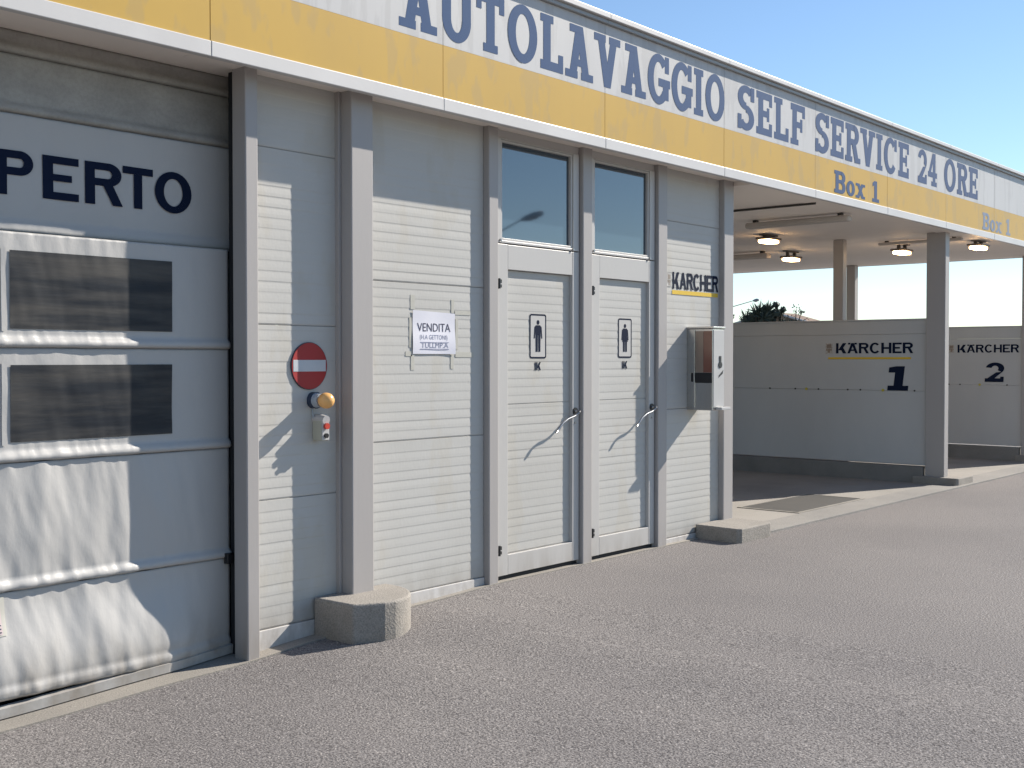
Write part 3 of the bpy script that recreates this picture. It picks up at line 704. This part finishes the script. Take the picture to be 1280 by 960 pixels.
# ================================================================== BEYOND
def leafy(name, label, base, height, spread, trunk_h, n, leaf, m, blade=False, cat='tree', zmin=.25, clumps=14):
    bx, by = base; t = thing(name, label, cat, (bx, by, 0)); rnd = random.Random(hash((round(bx * 10), round(by * 10))) & 0xffff)
    q = MB(); q.tube([(bx, by, -.2), (bx + .1, by, trunk_h * .5), (bx, by + .1, trunk_h), (bx + .05, by, height * .75)], [.20, .15, .11, .03], 8)
    cl = []
    for k in range(clumps):
        a = rnd.uniform(0, 2 * math.pi); r = spread * math.sqrt(rnd.random()) * .8; z = trunk_h + (height - trunk_h) * rnd.uniform(.05, .92) * (1 - .35 * r / spread)
        c = Vector((bx + r * math.cos(a), by + r * math.sin(a), z)); cl.append((c, rnd.uniform(.22, .42) * spread))
        q.tube([(bx, by, trunk_h * rnd.uniform(.5, 1)), ((bx + c.x) / 2, (by + c.y) / 2, (trunk_h + c.z) / 2), tuple(c)], [.06, .04, .012], 5)
    q.build('trunk', 'bark', t)
    q = MB()
    for i in range(n):
        c, r = cl[rnd.randrange(len(cl))]
        d = Vector((rnd.gauss(0, 1), rnd.gauss(0, 1), rnd.gauss(0, 1))).normalized()
        p = c + d * r * rnd.random() ** .4
        if blade:
            L_ = leaf * rnd.uniform(2, 4.5); u = (d + Vector((0, 0, .5))).normalized(); s = u.cross(Vector((rnd.random(), rnd.random(), .3))).normalized() * leaf * .22
            q.add([c + s, c + u * L_ * .6 + s * .9, c + u * L_, c + u * L_ * .6 - s * .9, c - s], [[0, 1, 2, 3, 4]])
        else:
            u = Vector((rnd.gauss(0, 1), rnd.gauss(0, 1), rnd.gauss(0, 1))).normalized() * leaf; w = u.cross(d).normalized() * leaf * .5
            q.add([p - u, p + w, p + u, p - w], [[0, 1, 2, 3]])
    q.build('crown', m, t)
    return t
leafy('palm_shrub', 'tall dark spiky tree behind the bays beside brown roof', (46.0, 20.05), 4.15, .80, 1.8, 2200, .14, 'leaf_dark', True, clumps=60)
leafy('leafy_tree', 'round dark tree top just above the brown gable roof', (46.3, 19.35), 4.25, .50, 2.2, 3200, .075, 'leaf_dark', clumps=22)
leafy('evergreen_shrub', 'small dark pointed shrub left of the spiky tree', (44.6, 20.65), 3.85, .42, 1.0, 2200, .075, 'leaf_dark', clumps=16)
leafy('pale_bush', 'pale dry bush beside the white wall corner', (43.6, 20.85), 3.70, .45, .8, 1000, .08, 'leaf_light', clumps=14)
leafy('sparse_tree', 'thin almost bare tree above the roof slope', (52.5, 21.6), 4.3, 1.0, 2.6, 420, .07, 'leaf_dark', clumps=16)
leafy('far_tree', 'tiny tree tip above the far partition wall', (76.0, 22.3), 3.75, .7, 1.6, 500, .10, 'leaf_dark', clumps=8)
# neighbouring house, gable and pale verge
t = thing('neighbouring_house', 'brown house roof with pale verge rising behind the near bay', 'house', (56.0, 23.0, 0))
hx, hy = 54.0, 23.2
q = MB(); q.add([(hx, hy + 5.2, -.2), (hx, hy - 4.2, -.2), (hx, hy - 4.2, 2.6), (hx, hy + .3, 3.74), (hx, hy + 5.2, 2.6)], [[0, 1, 2, 3, 4]])
q.add([(hx, hy - 4.2, -.2), (hx + 2.0, hy - 4.2, -.2), (hx + 2.0, hy - 4.2, 2.6), (hx, hy - 4.2, 2.6)], [[0, 1, 2, 3]])
q.add([(hx + 2.0, hy + 5.2, -.2), (hx, hy + 5.2, -.2), (hx, hy + 5.2, 2.6), (hx + 2.0, hy + 5.2, 2.6)], [[0, 1, 2, 3]])
q.build('wall', 'house_wall', t)
q = MB()
for s_, (ya, za, yb, zb) in enumerate([(hy - 4.7, 2.36, hy + .3, 3.75), (hy + .3, 3.75, hy + 5.7, 2.36)]):
    q.add([(hx - .3, ya, za), (hx + 2.3, ya, za), (hx + 2.3, yb, zb), (hx - .3, yb, zb), (hx - .3, ya, za + .1), (hx + 2.3, ya, za + .1), (hx + 2.3, yb, zb + .1), (hx - .3, yb, zb + .1)],
          [(0, 3, 2, 1), (4, 5, 6, 7), (0, 1, 5, 4), (1, 2, 6, 5), (2, 3, 7, 6), (3, 0, 4, 7)])
r_ = q.build('roof', 'roof_tile', t)
q = MB()
for ya, za, yb, zb in [(hy - 4.72, 2.47, hy + .3, 3.865), (hy + .3, 3.865, hy + 5.72, 2.47)]:
    q.tube([(hx - .32, ya, za), (hx - .32, yb, zb)], .055, 6)
q.build('verge', 'trim', t)
# street lamps: one far behind the bays, one across the yard that the fanlight mirrors
def street_lamp(label, foot, top, head0, head1, k=1.0):
    t = thing('street_lamp', label, 'street lamp', (foot[0], foot[1], 0), 'street lamps round the yard')
    q = MB(); q.tube([(foot[0], foot[1], -.1), (foot[0], foot[1], top[2] * .6), tuple(top)], [.09, .07, .045], 10); q.build('pole', 'galvanised', t)
    q = MB(); q.tube([tuple(top), tuple(head0)], [.045 * k, .035 * k], 8); q.build('arm', 'galvanised', t)
    a, b = Vector(head0), Vector(head1); d = b - a; q = MB()
    q.tube([a - d * .02, a + d * .2, a + d * .6, a + d * .95, b], [.05 * k, .12 * k, .16 * k, .11 * k, .03 * k], 12); q.build('lamp_head', 'galvanised', t, smooth=True)
    q = MB(); q.tube([a + d * .3 - Vector((0, 0, .10 * k)), a + d * .75 - Vector((0, 0, .11 * k))], .07 * k, 10); q.build('lamp_glass', 'white_plate', t, smooth=True)
    return t
street_lamp('street lamp mirrored in the fanlight of the left toilet door', (38.3, -30.4), (38.9, -29.75, 6.85), (39.9, -28.6, 7.69), (40.55, -27.85, 8.02))
street_lamp('thin far street lamp arm reaching over the bushes', (46.8, 22.6), (46.9, 22.3, 3.75), (47.2, 21.0, 4.10), (47.3, 20.75, 4.15), .45)

for o in bpy.data.objects:
    if '_org' in o: del o['_org']
